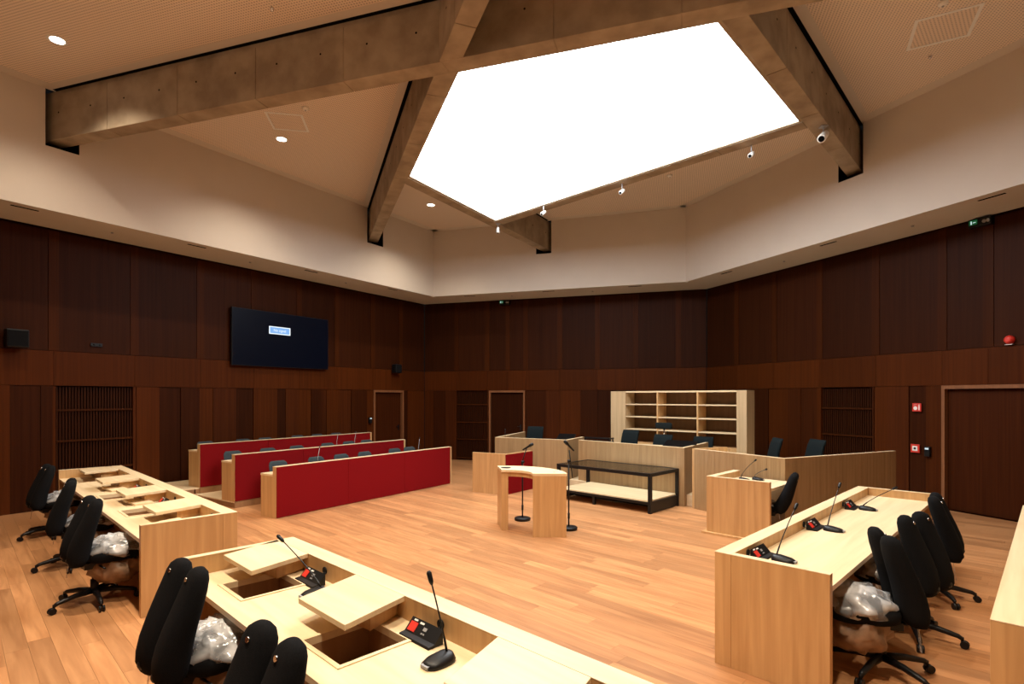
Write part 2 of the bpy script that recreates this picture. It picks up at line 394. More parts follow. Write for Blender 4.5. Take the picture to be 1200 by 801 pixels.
# soffit ring, white upper walls with beam openings, ceiling
def P(px, py): 
    Y = (Z_BEAM - H) * F / (HZ - py); return Vector(((px - 600) / F * Y, Y))
C1, C2, C3, C4, C5 = P(535, 84.5), P(845, 24.5), P(941, 143), P(580, 260), P(478, 208)
BW = .25
def hit(p, d, inset, sides):            # first lip wall met by the ray
    best = None
    for s in sides:
        n = NRM[s]; k = n.dot(d)
        if k > 1e-6:
            t = (DST[s] - inset - n.dot(p)) / k
            if best is None or t < best[0]: best = (t, s)
    return best
ctr = (C1 + C2 + C3 + C4 + C5) / 5
beams = []; openings = {s: [] for s in ORDER}
def beam_def(name, a, b2, ext_a, ext_b):
    """beam along the panel edge a-b2; ext True runs on to the wall, else a distance"""
    d = (b2 - a).normalized(); n = Vector((-d.y, d.x))
    if n.dot(ctr - a) > 0: n = -n
    ca, cb = a + n * BW / 2, b2 + n * BW / 2
    ends = []
    for c, dd, e in ((ca, -d, ext_a), (cb, d, ext_b)):
        if e is True:
            t, s = hit(c, dd, LIP, ORDER); ends.append(c + dd * (t + .28))
            p, q, Lw, ang = wall_frame(s, P_LIP); w = (q - p).normalized(); u = (c + dd * t - p).dot(w)
            half = BW / 2 / abs(NRM[s].dot(dd)) ; sh = abs(w.dot(dd)) / abs(NRM[s].dot(dd)) * .12
            openings[s].append((u - half - .07 - sh * (w.dot(dd) < 0), u + half + .07 + sh * (w.dot(dd) > 0), Z_BEAM - .12, Z_CEIL - .001))
        else: ends.append(c + dd * e)
    beams.append((name, ends[0], ends[1]))
beam_def('main', C1, C2, True, True)
beam_def('second', C5, C1, True, True)
beam_def('third', C2, C3, .06, True)
beam_def('far', C3, C4, -.005, -.005)
beam_def('tail', C5, C4, -.005, True)
for i, (nm, a, b2) in enumerate(beams):
    Lb = (b2 - a).length; d = (b2 - a) / Lb
    dz = {'second': .004, 'third': .003}.get(nm, 0)
    core = MB().box(0, Lb, -BW / 2 + .010, BW / 2 - .010, Z_BEAM + .010 + dz, Z_CEIL - .002).build('concrete_beam', 'concrete', kind='structure')
    core['label'] = 'board-marked concrete roof beam beside the luminous ceiling panel'
    core.location = (a.x, a.y, 0); core.rotation_euler = (0, 0, math.atan2(d.y, d.x))
    n = max(1, round(Lb / 1.45)); holes = MB()
    for k in range(n):
        x0, x1 = k * Lb / n, (k + 1) * Lb / n
        MB().box(x0 + .006, x1 - .006, -BW / 2, BW / 2, Z_BEAM + dz, Z_CEIL - .06).build('formwork_panel', 'concrete', core, bevel=.006)
        for s2 in (-1, 1):
            for f in (.25, .75): holes.disc((x0 + f * (x1 - x0), s2 * BW / 2, Z_BEAM + .42), (0, s2, 0), .014, .0015, 8)
    holes.build('tie_holes', 'void', core, kind='stuff')
trim = 0
for s in ORDER:
    i = ORDER.index(s); nx = ORDER[(i + 1) % 5]
    trim += 1
    so = MB().prism([P_WOOD[s], P_WOOD[nx], P_SOF[nx], P_SOF[s]], Z_SOF, Z_SOF + .06).build('trim_%d' % trim, 'plaster', kind='structure')
    p, q, Lw, ang = wall_frame(s, P_LIP)
    uw = MB().slab(0, Lw, Z_SOF, Z_CEIL, [(o[0], o[1], o[2], o[3] + .01) for o in openings[s]], -.1, 0)
    uw.v = [(x, -z, y) for x, y, z in uw.v]; uw.f = [f[::1] for f in uw.f]
    w = uw.build('wall_upper_' + s, 'plaster', kind='structure', merge=True)
    w.location = (p.x, p.y, 0); w.rotation_euler = (0, 0, R(ang))
    for o in openings[s]:
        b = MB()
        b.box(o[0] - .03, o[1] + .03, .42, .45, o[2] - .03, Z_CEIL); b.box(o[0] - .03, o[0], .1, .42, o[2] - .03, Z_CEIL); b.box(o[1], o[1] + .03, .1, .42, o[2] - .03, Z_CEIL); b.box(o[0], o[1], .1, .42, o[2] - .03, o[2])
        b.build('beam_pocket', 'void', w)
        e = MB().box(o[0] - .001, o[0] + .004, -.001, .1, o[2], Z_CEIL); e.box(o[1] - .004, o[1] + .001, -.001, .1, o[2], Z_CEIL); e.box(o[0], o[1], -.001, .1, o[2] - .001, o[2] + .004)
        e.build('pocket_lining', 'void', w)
    # slot diffusers and sprinkler heads in the soffit
    W2 = wall_frame(s, P_WOOD); wdir = (q - p).normalized(); inw = -NRM[s]
    nsl = max(2, int(Lw / 2.1))
    for k in range(nsl):
        c = p + wdir * ((k + .45) * Lw / nsl) + NRM[s] * .2
        b = MB(); b.bar((*(c - wdir * .17), Z_SOF - .001), (*(c + wdir * .17), Z_SOF - .001), .045, .008); b.build('slot_diffuser', 'void', so)
        c = p + wdir * ((k + .95) * Lw / nsl) + NRM[s] * .55
        if k < nsl - 1: MB().disc((*c, Z_SOF + .001), (0, 0, -1), .022, .02, 12).build('sprinkler_head', 'grey_plastic', so)
ce = MB().prism([P_LIP[s] for s in ORDER], Z_CEIL, Z_CEIL + .1).build('ceiling', 'perforated', kind='structure')
# plain margins of the ceiling along the walls and beams
for s in ORDER:
    p, q, Lw, ang = wall_frame(s, P_LIP); n = -NRM[s]
    MB().prism([p, q, q + n * .22, p + n * .22], Z_CEIL - .0012, Z_CEIL).build('ceiling_margin', 'plaster', ce)
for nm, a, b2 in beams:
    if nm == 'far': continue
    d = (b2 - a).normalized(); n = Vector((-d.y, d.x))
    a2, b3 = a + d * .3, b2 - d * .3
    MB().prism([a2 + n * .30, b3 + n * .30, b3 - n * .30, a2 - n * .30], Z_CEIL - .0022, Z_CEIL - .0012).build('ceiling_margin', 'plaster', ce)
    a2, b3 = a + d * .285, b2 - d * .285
    MB().prism([a2 + n * .172, b3 + n * .172, b3 - n * .172, a2 - n * .172], Z_CEIL - .0032, Z_CEIL - .0022).build('painted_slot_shade', 'void', ce)  # flat black strip: shade of an uncut slot painted under the ceiling

# luminous stretched ceiling
lp = thing('luminous_ceiling_panel', 'large bright white five-sided stretched light panel framed by concrete beams', 'light panel', (ctr.x, ctr.y, Z_BEAM))
cs = [c - ctr for c in (C1, C2, C3, C4, C5)]
MB().prism([c * 1.004 for c in cs], .03, .05).build('diffuser', 'panel_light', lp)
ed = MB()
for i in range(5):
    a, b2 = cs[i], cs[(i + 1) % 5]
    ed.prism([a, b2, b2 * .985, a * .985], .012, .03)
ed.build('edge_profile', 'concrete', lp)

# ------------------------------------------------------------------ desks with raised rims
RIM = .818
def oak_desk(label, loc, ang, L, D, work, fw=.13, ew=.06, lids=(), wells=(), grommets=(), group=None, ends=(1, 1)):
    t = thing('court_desk', label, 'desk', (loc[0], loc[1], 0), ang, group)
    RC = RIM - .0045
    MB().box(0, L, -fw, 0, 0, RC).build('front_panel', 'oak', t, bevel=.002)
    MB().box(-.001, L + .001, -fw - .0005, .001, RC + .0001, RIM).build('lit_rim_top', 'oak_top_lit', t)  # thin cover added so the rim's top face carries the lit tone
    for x in ([0] if ends[0] else []) + ([L - ew] if ends[1] else []):
        MB().box(x, x + ew, -D, -fw - .001, 0, RC).build('end_panel', 'oak', t, bevel=.002)
        MB().box(x - .001, x + ew + .001, -D - .001, -fw - .001, RC + .0001, RIM).build('lit_rim_top', 'oak_top_lit', t)
    MB().slab(ew * ends[0] + .001, L - ew * ends[1] - .001, -D + .005, -fw - .001, list(wells), work - .035, work).build('worktop', 'oak_top_lit', t)
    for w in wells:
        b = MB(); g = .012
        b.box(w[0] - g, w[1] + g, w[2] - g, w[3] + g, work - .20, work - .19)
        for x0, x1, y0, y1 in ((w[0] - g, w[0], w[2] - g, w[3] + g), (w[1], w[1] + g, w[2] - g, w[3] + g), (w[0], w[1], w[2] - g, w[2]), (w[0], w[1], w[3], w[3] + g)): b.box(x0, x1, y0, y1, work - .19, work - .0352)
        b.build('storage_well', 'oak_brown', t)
        e = MB()     # raised lip round the well
        e.slab(w[0] - .025, w[1] + .025, w[2] - .025, w[3] + .025, [w], work + .0005, work + .006); e.build('well_frame', 'oak_top_lit', t)
    for u0 in lids:
        MB().prism([(u0, -fw - .001), (u0 + .54, -fw - .001), (u0 + .66, -.57), (u0 + .14, -.57)], RIM - .032, RIM).build('shelf_lid', 'oak_top_lit', t, bevel=.003)
        MB().prism([(u0 + .10, -fw - .001), (u0 + .47, -fw - .001), (u0 + .55, -.36), (u0 + .2, -.40)], work + .0065, RIM - .0325).build('lid_support', 'oak', t)
    for u in grommets:
        g = MB().disc((u, -fw, (RIM + work) / 2), (0, -1, 0), .026, .008, 18).build('cable_grommet', 'black_plastic', t)
        MB().tube([(u + .004, -fw - .008, (RIM + work) / 2 - .01), (u + .02, -fw - .045, (RIM + work) / 2 - .045), (u + .05, -fw - .06, work + .008)], .005, 6).build('cable_plug', 'chrome', g)
    return t
oE1 = G(343.5, 628.6, RIM); oE2 = G(142, 544.9, RIM); oD1 = G(837.5, 645.4, RIM); oD2 = G(1160.3, 725, RIM)
WE, WD = .685, .725
lidsN = [-.0 + 1.3 * k - (.09 if k else 0) for k in range(4)]
wellsN = [(u + .40, u + .78, -.66, -.28) for u in lidsN]
oak_desk('long pale oak desk with open flaps in front of the two nearest black chairs', oE1, ANG_E, 5.27, .807, WE, lids=lidsN, wells=wellsN, grommets=[.80, 2.08, 3.4, 4.7])
lidsL = [.0, 1.36, 2.74, 4.06]
oak_desk('long pale oak desk with open flaps standing before the dark wall louvre', oE2, ANG_E, 5.27, .807, WE, lids=lidsL, wells=[(u + .42, u + .80, -.66, -.28) for u in lidsL[:1]] + [(u - .42, u - .02, -.66, -.42) for u in lidsL[2:]], grommets=[.95, 2.3, 3.65, 4.95])
oak_desk('oak desk with raised rim and three gooseneck microphones in a row', oD1, ANG_D, 4.14, .757, WD, fw=.12, grommets=[.30, 1.60, 2.92])
oak_desk('pale oak desk end across the aisle from the desk with three microphones', oD2, ANG_D, 4.14, .757, WD, fw=.26)
# clerk's desk for one
oC = G(828, 556.3, .83)
ck = oak_desk('short oak desk for one person beside the judges bench, on a plinth', oC, ANG_D, .93, .87, WD, fw=.10, ew=.06, ends=(1, 0))
MB().box(-.06, .95, -.28, .05, 0, .03).box(-.06, .05, -.9, -.2805, 0, .03).build('plinth', 'oak', ck)

# ------------------------------------------------------------------ red public benches on stepped platforms
UA, VA, ANG_A = hd(33.9), NRM['left'], 56.1
def atA(u, v, z=0): p = UA * u + VA * v; return (p.x, p.y, z)
ST = .11
rows = [(5.16, 8.02, 4.32, 0), (5.24, 9.38, 4.15, ST), (5.33, 10.76, 4.25, 2 * ST)]
dAw = DST['left']
for k, (u0, v0, u1) in enumerate([(5.245, 9.394, 9.75), (4.2, 10.774, 9.85)]):
    z0, z1 = k * ST, (k + 1) * ST
    pf = thing('platform_step', ['low oak platform under the middle red bench', 'upper oak platform under the rear red bench along the wall'][k], 'platform', atA(u0, v0), ANG_A)
    rs = MB().box(1.06 if k else 0, u1 - u0, 0, dAw - v0 - .004, z0 + .0005 * k, z1 - .02)
    if k: rs.box(0, 1.03, 0, dAw - v0 - .004, 0, z1 - .02)
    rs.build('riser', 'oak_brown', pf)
    MB().box(-.008, u1 - u0 + .008, -.0, dAw - v0 - .004, z1 - .02, z1).build('deck', 'oak_top_lit', pf)
which = ['front', 'middle', 'rear']
for k, (u0, v0, Lr, zf) in enumerate(rows):
    b = thing('public_bench', 'long red-fronted oak bench desk, %s row of three' % which[k], 'bench', atA(u0, v0, zf if k == 0 else (k - 1) * ST), ANG_A, 'red public benches')
    z = 0 if k == 0 else ST
    top = .83 + z
    MB().box(0, Lr, .012, .10, z, top - .005).build('front_frame', 'oak', b, bevel=.002); MB().box(-.001, Lr + .001, -.004, .101, top - .0049, top).build('lit_rim_top', 'oak_top_lit', b)
    if z: MB().box(0, Lr, -.004, .0118, 0, z).build('base_board', 'oak_brown', b)
    npan = 3
    for j in range(npan):
        x0, x1 = .006 + j * (Lr - .05) / npan, .006 + (j + 1) * (Lr - .05) / npan
        MB().box(x0 + .0015, x1 - .0015, -.004, .0118, z + .008, top - .012).build('fabric_panel', 'red_fabric', b, bevel=.004)
    MB().box(Lr - .042, Lr, -.006, .0118, 0, top - .005).build('end_post', 'oak', b, bevel=.002)
    MB().box(0, Lr, .1005, .44, .70 + z - .03, .70 + z).build('worktop', 'oak_top_lit', b)
    for x in (0, Lr - .04): MB().box(x, x + .04, .1005, .43, z, .70 + z - .0305).build('end_panel', 'oak', b)
# shell chairs
def shell_chair(label, group):
    t = thing('shell_chair', label, 'chair', (0, 0, 0), 0, group)   # faces -y
    rings = []
    for i in range(9):
        f = i / 8; z = .46 + f * .345; y = .20 + f * .09; w = .40 * (1 - .10 * f) * (1 if i < 7 else (.93 if i == 7 else .72)); rings.append(ring(0, y + .0, z + (0 if i < 8 else -.012), w, .028, 20, 4))
    me = MB(); me.loft(rings); me.v = [(x, y - .22 * x * x * 3, z) for x, y, z in me.v]
    me.build('backrest', 'wool_grey', t)
    s2 = MB(); s2.loft([ring(0, 0, z, .43 * k, .42 * k, 20, 3.5) for z, k in ((.415, .9), (.425, 1), (.445, 1), (.455, .93))]); s2.build('seat', 'wool_grey', t)
    for sx in (-1, 1):
        for sy in (-1, 1): MB().tube([(sx * .17, sy * .15, .42), (sx * .21, sy * .20, 0)], .009, 8).build('leg', 'black_metal', t)
        MB().tube([(sx * .17, .16, .43), (sx * .16, .215, .52)], .009, 8).build('back_post', 'black_metal', t)
    return t
chairx = [[326, 370.6, 400, 427.5, 462.5, 490], [273, 314, 348, 384, 409, 440], [241, 285, 311, 349, 372, 397]]
first = None
for k, (u0, v0, Lr, zf) in enumerate(rows):
    for j in range(6):
        v = v0 + .78                         # column -> place along the row of seats
        d = Vector(((chairx[k][j] - 600) / F, 1)); Y = (v + .25) / d.dot(VA); u = (d * Y).dot(UA)
        u = max(u0 + .3, min(u0 + Lr - .28, u))
        zz = (0, ST, 2 * ST)[k]
        lab = 'grey shell chair behind the %s red bench, %s from its end nearest the oak desks' % (which[k], ['first', 'second', 'third', 'fourth', 'fifth', 'last'][j]); gr = 'grey chairs behind the %s bench' % which[k]
        if first is None:
            first = shell_chair(lab, gr); first.location = atA(u, v, zz); first.rotation_euler = (0, 0, R(ANG_A))
        else: again(first, atA(u, v, zz), ANG_A, lab, gr)

# ------------------------------------------------------------------ judges' bench in three sections, dais, bookcase
JT = 1.048
def ribs(mb, p, q, z0, z1, pitch=.075):
    p, q = Vector(p[:2]), Vector(q[:2]); Ls = (q - p).length; d = (q - p) / Ls; n = Vector((d.y, -d.x)); k = int(Ls / pitch)
    for i in range(k):
        a = p + d * ((i + .03) * Ls / k); c = p + d * ((i + .97) * Ls / k); mb.prism([a, c, c + n * .002, a + n * .002], z0, z1)
def bench_section(label, pts, zt, desk_w=.75, work=.95, floor0=0):
    """pts run left to right as seen from the court; the public face is on the right-hand side"""
    o = Vector(pts[0][:2]); t = thing('judges_bench', label, 'bench', (o.x, o.y, 0), 0, 'judges bench sections')
    q = [Vector(p[:2]) - o for p in pts]; TH = .06
    # offset inner line
    def off(w):
        out = []
        for i, p in enumerate(q):
            ds = []
            if i > 0: ds.append((q[i] - q[i - 1]).normalized())
            if i < len(q) - 1: ds.append((q[i + 1] - q[i]).normalized())
            ns = [Vector((-d.y, d.x)) for d in ds]
            if len(ns) == 1: out.append(p + ns[0] * w)
            else: m = (ns[0] + ns[1]).normalized(); out.append(p + m * (w / m.dot(ns[0])))
        return out
    inn = off(TH)
    for i in range(len(q) - 1):
        MB().prism([q[i], q[i + 1], inn[i + 1], inn[i]], floor0, zt - .005).build('front_panel', 'oak_bench', t)
        MB().prism([q[i], q[i + 1], inn[i + 1], inn[i]], zt - .0049, zt).build('lit_rim_top', 'oak_top_lit', t)
        rb = MB(); ribs(rb, q[i], q[i + 1], floor0 + .01, zt - .012); rb.build('cladding_ribs', 'oak_bench', t, kind='stuff')
    i2 = off(TH + .001); wk = off(desk_w)
    return t, q, i2, wk
bl = [G(613, 505.5, JT), G(580, 512, JT), G(665, 515.2, JT), G(684.5, 511.5, JT)]
bc = [G(677.7, 515, JT), G(802, 524.4, JT), G(830, 518, JT)]
br = [G(813.5, 525.4, JT), G(920, 537, JT), G(1050, 528, JT)]
t1, q, i2, wk = bench_section('pale oak bench section at the left of the raised bench, near the far door', bl, JT)
MB().prism([i2[1], i2[2], i2[2] + (i2[3] - i2[2]) * .55, i2[1] + (i2[0] - i2[1]) * .33], .92, .95).build('worktop', 'oak_top_lit', t1)
t2, q, i2, wk = bench_section('central pale oak bench section in front of the bookcase', bc, JT)
bk = VE * .72
MB().prism([i2[0], i2[1], i2[2], i2[2] + UE * -.15, i2[0] + Vector((bk.x, bk.y))], .92, .95).build('worktop', 'oak_top_lit', t2)
t3, q, i2, wk = bench_section('long angled oak bench section beside the clerk desk, running to the right wall', br, JT)
nr = hd(67.9)
MB().prism([i2[0], i2[1], i2[1] + nr * .8, i2[0] + nr * .8], .92, .95).build('worktop', 'oak_top_lit', t3)
MB().seg(Vector(br[0][:2]) - Vector(br[0][:2]), nr * .75, .05, 0, JT).build('end_panel', 'oak', t3)
# dais (raised floor) behind the bench
ZD = .20
far = [Vector(p[:2]) for p in (bl[0], bl[1], bl[2])]
inn = lambda v, d: Vector(v[:2]) + d
dpoly = [inn(bl[1], hd(17) * .09 + hd(107) * .09), inn(bl[2], hd(20) * .1), inn(bc[1], hd(44) * .12 + hd(134) * .05), inn(br[0], hd(44) * .1 + hd(60) * .06), inn(br[1], hd(20) * .12), inn(br[2], hd(-22) * .09)]
kc, kb = P_WOOD['right'], P_WOOD['back']
dz_r = Vector(br[2][:2]) + hd(67.9) * .0
wr_pt = Vector(br[2][:2]) + nr * (DST['right'] - .01 - NRM['right'].dot(Vector(br[2][:2])))
bpt = Vector(bl[0][:2]); wb_pt = bpt + NRM['back'] * (DST['back'] - .01 - NRM['back'].dot(bpt))
corner = P_WOOD['right'] - (NRM['back'] + NRM['right']) * .01
inn_b = lambda v: v - NRM['back'] * .02
ds = MB().prism([dpoly[0], dpoly[1], dpoly[2], dpoly[3], dpoly[4], dpoly[5] + hd(-22) * .1, wr_pt + hd(-22) * .2 - nr * .02, corner - NRM['right'] * .02, wb_pt + hd(107) * .1], .0, ZD).build('dais', 'oak_top_lit')
tag(ds, 'low raised wooden dais behind the pale oak judges bench', 'platform')

# bookcase parallel to the central section
B0 = Vector((.181 * 13.3, 13.3)); BL = 3.41; BH = 2.09
bc_t = thing('bookcase', 'wide pale oak bookcase with empty open shelves behind the central bench', 'bookcase', (B0.x, B0.y, ZD), ANG_E)
tt = lambda px: (lambda d: ((B0.y * d - B0.x) / (UE.x - UE.y * d)))((px - 600) / F)
xs = [0, tt(733), tt(770), tt(817), tt(863), tt(875)]
hb = BH - ZD
MB().box(0, xs[1], 0, .42, 0, hb).build('side_column', 'oak_case', bc_t, bevel=.002)
MB().box(xs[4], xs[5], 0, .42, 0, hb).build('side_column', 'oak_case', bc_t, bevel=.002)
MB().box(xs[1], xs[4], .02, .42, hb - .035, hb).build('top_board', 'oak_top_lit', bc_t)
MB().box(xs[1] + .001, xs[4] - .001, .40, .42, 0, hb - .0355).build('back_board', 'case_back', bc_t)
MB().box(xs[1] + .001, xs[4] - .001, .0, .399, 0, hb - 1.20).build('base_cabinet', 'oak', bc_t)
for x in (xs[2], xs[3]): MB().box(x - .018, x + .018, .01, .399, hb - 1.199, hb - .0355).build('divider', 'oak', bc_t)
for a, b2 in ((xs[1], xs[2]), (xs[2], xs[3]), (xs[3], xs[4])):
    for k in range(1, 4): MB().box(a + (.019 if a != xs[1] else .002), b2 - (.019 if b2 != xs[4] else .002), .01, .399, hb - .02 - .292 * k - .012, hb - .02 - .292 * k + .012).build('shelf', 'oak_top_lit', bc_t)

# black-backed swivel chairs behind the bench
def bench_chair(label, w=.44, h=.52, headrest=False):
    t = thing('swivel_chair', label, 'chair', (0, 0, 0), 0, 'dark swivel chairs behind the judges bench')   # faces -y
    bb = MB(); rg = []
    for i in range(7):
        f = i / 6; rg.append(ring(0, .22 + .10 * f * f, .50 + h * f, w * (1 - .06 * f), .06 if 0 < i < 6 else .03, 20, 7))
    bb.loft(rg); bb.build('backrest', 'teal_fabric', t)
    st = MB(); st.loft([ring(0, 0, z, .48 * k, .46 * k, 20, 4) for z, k in ((.43, .92), (.45, 1), (.50, 1), (.515, .94))]); st.build('seat', 'teal_fabric', t)
    MB().tube([(0, .2, .44), (0, .26, .5), (0, .29, .7)], .022, 8).build('back_bracket', 'black_plastic', t)
    MB().tube([(0, 0, .08), (0, 0, .44)], .028, 12).build('gas_column', 'black_metal', t)
    for k in range(5):
        a = 2 * math.pi * k / 5 + .3; c, s2 = math.cos(a), math.sin(a)
        sp = MB().bar((0, 0, .10), (.30 * c, .30 * s2, .075), .04, .03).build('spoke', 'black_plastic', t)
        MB().disc((.30 * c - .012 * s2, .30 * s2 + .012 * c, .028), (s2, -c, 0), .028, .024, 12).build('caster', 'black_plastic', sp)
    if headrest:
        hr = MB(); hr.loft([ring(0, .31, z, .38 * k, .07 * k, 20, 5) for z, k in ((h + .62, .85), (h + .64, 1), (h + .73, 1), (h + .75, .85))]); hr.build('headrest', 'teal_fabric', t)
        MB().tube([(0, .335, h + .40), (0, .335, h + .68)], .02, 8).build('headrest_post', 'chrome', t)
    return t
def place_px(px, Y): return ((px - 600) / F * Y, Y)
bch = [(622, 13.3, 17 + 8, 'dark teal swivel chair in the left bench section by the far door', False),
       (729.5, 11.9, 48, 'dark teal swivel chair before the left column of the bookcase', False),
       (769, 11.3, 44, 'dark swivel chair with a separate headrest before the bookcase shelves', True),
       (818, 11.25, 40, 'low black swivel chair at the gap between two bench sections', False),
       (890, 9.75, 95, 'dark teal swivel chair beside the right column of the bookcase', False),
       (938, 9.35, 85, 'dark teal swivel chair before the right wall louvre, behind the angled bench', False)]
for px, Y, hdg, lab, hr in bch:
    c = bench_chair(lab, headrest=hr, h=.46 if hr else .52); x, y = place_px(px, Y); c.location = (x, y, ZD); c.rotation_euler = (0, 0, R(-hdg))
    if 'low' in lab: c.scale = (1, 1, .90)
# laptop-like monitors and a black rail table on the bench
def monitor(label, p, ang, w, h, z):
    t = thing('flat_monitor', label, 'monitor', (p[0], p[1], z), ang)
    b = MB().box(-w / 2, w / 2, -.012, .012, .0, h); b.xform(Matrix.Translation((0, 0, .03)) @ Matrix.Rotation(R(-62), 4, 'X')); b.build('screen', 'screen_black', t)
    MB().box(-.09, .09, -.02, .13, 0, .012).build('stand_base', 'black_plastic', t)
    MB().box(-.02, .02, .0, .03, .012, .05).build('stand_neck', 'black_plastic', t)
monitor('black flat monitor folded down on the left bench section', place_px(661, 12.25), -27, .40, .26, .951)
monitor('wide black monitor folded down on the central bench worktop', place_px(793, 10.35), -44, .62, .26, .951)
rt = thing('rail_table', 'narrow black metal rail table in the gap behind the left bench section', 'table', (*place_px(700, 12.9), ZD), -30)
for z in (.70, .78): MB().box(-.36, .36, -.14, .14, z - .012, z + .012).build('table_shelf', 'black_metal', rt)
for sx in (-.34, .34):
    for sy in (-.12, .12): MB().box(sx - .012, sx + .012, sy - .012, sy + .012, 0, .80).build('leg', 'black_metal', rt)

# ------------------------------------------------------------------ things in the middle of the court
# bar with a red side
a, b2, c = G(553.7, 576), G(592, 580), G(624, 572.5)
bt = thing('witness_bar', 'small oak enclosure with one red fabric side near the lectern', 'bar', (b2.x, b2.y, 0))
A, Cc = Vector((a - b2)[:2]), Vector((c - b2)[:2])
MB().seg(A, (0, 0), .05, 0, .817).build('front_panel', 'oak', bt, bevel=.002)
n2 = Vector((-Cc.y, Cc.x)).normalized()
MB().prism([n2 * .0 + Cc.normalized() * .0505, Cc, Cc + n2 * .05, n2 * .05 + Cc.normalized() * .0505], 0, .817).build('side_panel', 'oak', bt)
MB().prism([Cc.normalized() * .01, Cc, Cc - n2 * .008, Cc.normalized() * .01 - n2 * .008], .005, .80).build('fabric_panel', 'red_fabric', bt)
MB().prism([A * .97 + Cc.normalized() * .06, Cc.normalized() * .06 + n2 * .055, Cc * .5 + n2 * .055, A * .97 + Cc * .45], .68, .71).build('worktop', 'oak_top_lit', bt)
# curved lectern
LC = Vector((-.093, 7.61)); LH = .887
lt = thing('curved_lectern', 'quarter-ring oak lectern standing on two broad leg panels', 'lectern', (LC.x, LC.y, 0))
arc = lambda r, a0, a1, n=20: [hd(a0 + (a1 - a0) * k / n) * r for k in range(n + 1)]
MB().prism(arc(.86, -9, 91) + arc(.38, 91, -9), LH - .035, LH).build('lectern_top', 'oak_top_lit', lt, bevel=.002)
MB().prism(arc(.45, -8, 90) + arc(.41, 90, -8), LH - .10, LH - .0352).build('apron', 'oak', lt)
def radial(a, r0, r1, w): 
    d = hd(a); n = Vector((d.y, -d.x)); return [d * r0, d * r1, d * r1 + n * w, d * r0 + n * w]
MB().prism(radial(-9, .39, .85, .10), 0, LH - .0355).build('leg_panel', 'oak', lt, bevel=.002)
MB().prism(radial(91, .385, .85, -.10), 0, LH - .0355).build('leg_panel', 'oak', lt, bevel=.002)
MB().disc((hd(0).x * .60, hd(0).y * .60, LH), (0, 0, 1), .075, .005, 24).build('cable_port', 'black_plastic', lt)
MB().disc((hd(80).x * .7, hd(80).y * .7, LH), (0, 0, 1), .012, .003, 12).build('cable_port', 'black_plastic', lt)
# microphone stands
def mic_stand(label, p, hgt, boom):
    t = thing('microphone_stand', label, 'microphone stand', (p[0], p[1], 0))
    b = MB(); b.loft([ring(0, 0, z, 2 * r, 2 * r, 28, 2) for z, r in ((0, .125), (.035, .128), (.045, .115), (.05, .03))]); b.build('base', 'black_metal', t)
    MB().tube([(0, 0, .045), (0, 0, hgt)], .011, 10).build('pole', 'black_metal', t)
    MB().tube([(0, 0, .16), (0, 0, .24)], .017, 10).build('clutch', 'black_plastic', t)
    MB().disc((-.02, 0, hgt), (1, 0, 0), .022, .05, 10).build('boom_joint', 'black_plastic', t)
    (b0, b1, m0, m1) = boom
    MB().tube([b0, b1], .008, 8).build('boom', 'black_metal', t)
    m = MB(); m0, m1 = Vector(m0), Vector(m1); m.tube([m0, m0.lerp(m1, .62), m0.lerp(m1, .64), m0.lerp(m1, .95), m1], [.012, .017, .025, .025, .012], 12); m.build('microphone', 'black_plastic', t)
    return t
f8 = lambda x, y, Y: Vector(((x - 600) / F * Y, Y, H + (HZ - y) * Y / F))
def rel(p, b): return (p.x - b[0], p.y - b[1], p.z)
pm1 = G(612.3, 609); pm2 = G(666.5, 620)
k1 = lambda x, y: rel(f8(x, y, pm1.y), pm1); k2 = lambda x, y: rel(f8(x, y, pm2.y), pm2)
mic_stand('black microphone stand seen through the curved lectern', pm1, k1(612, 541)[2], (k1(611, 544), k1(617, 525), k1(612.5, 527), k1(625, 519.5)))
mic_stand('black microphone stand standing right of the curved lectern', pm2, k2(666, 540)[2], (k2(671, 560), k2(667, 527), k2(672.5, 528), k2(661, 516)))
# black metal display table with a glass top
v0 = G(762.5, 602.3); vt = thing('display_table', 'black metal framed table with glass top and lower wooden shelf', 'table', (v0.x, v0.y, 0), ANG_E)
VL, VD, VH = 2.02, 1.0, .672
for x in (-VL, -.055):
    for y in (0, VD - .055): MB().box(x, x + .055, y, y + .055, 0, VH - .0555).build('leg', 'black_metal', vt)
for y in (0, VD - .045): MB().box(-VL, 0, y, y + .045, VH - .055, VH).build('top_rail', 'black_metal', vt)
for x in (-VL, -.045): MB().box(x, x + .045, .0455, VD - .0455, VH - .055, VH).build('top_rail', 'black_metal', vt)
MB().box(-VL + .046, -.046, .046, VD - .046, VH - .012, VH - .004).build('glass_top', 'glass', vt)
MB().box(-VL + .046, -.046, .006, VD - .006, .195, .215).build('lower_shelf', 'oak_top_lit', vt)
MB().box(-VL + .0455, -.0455, .0, .04, .15, .1945).build('shelf_rail', 'black_metal', vt)
MB().box(-VL + .0455, -.0455, VD - .04, VD, .15, .1945).build('shelf_rail', 'black_metal', vt)
for x in (-.04, -VL + .005): MB().box(x, x + .03, .0455, VD - .0455, .01, .194).build('side_panel', 'black_metal', vt)
MB().box(-VL + .05, -.05, .5, .53, .01, .19).build('inner_panel', 'black_metal', vt)
MB().box(-1.2, -1.15, .02, .07, 0, .149).build('centre_foot', 'black_metal', vt)

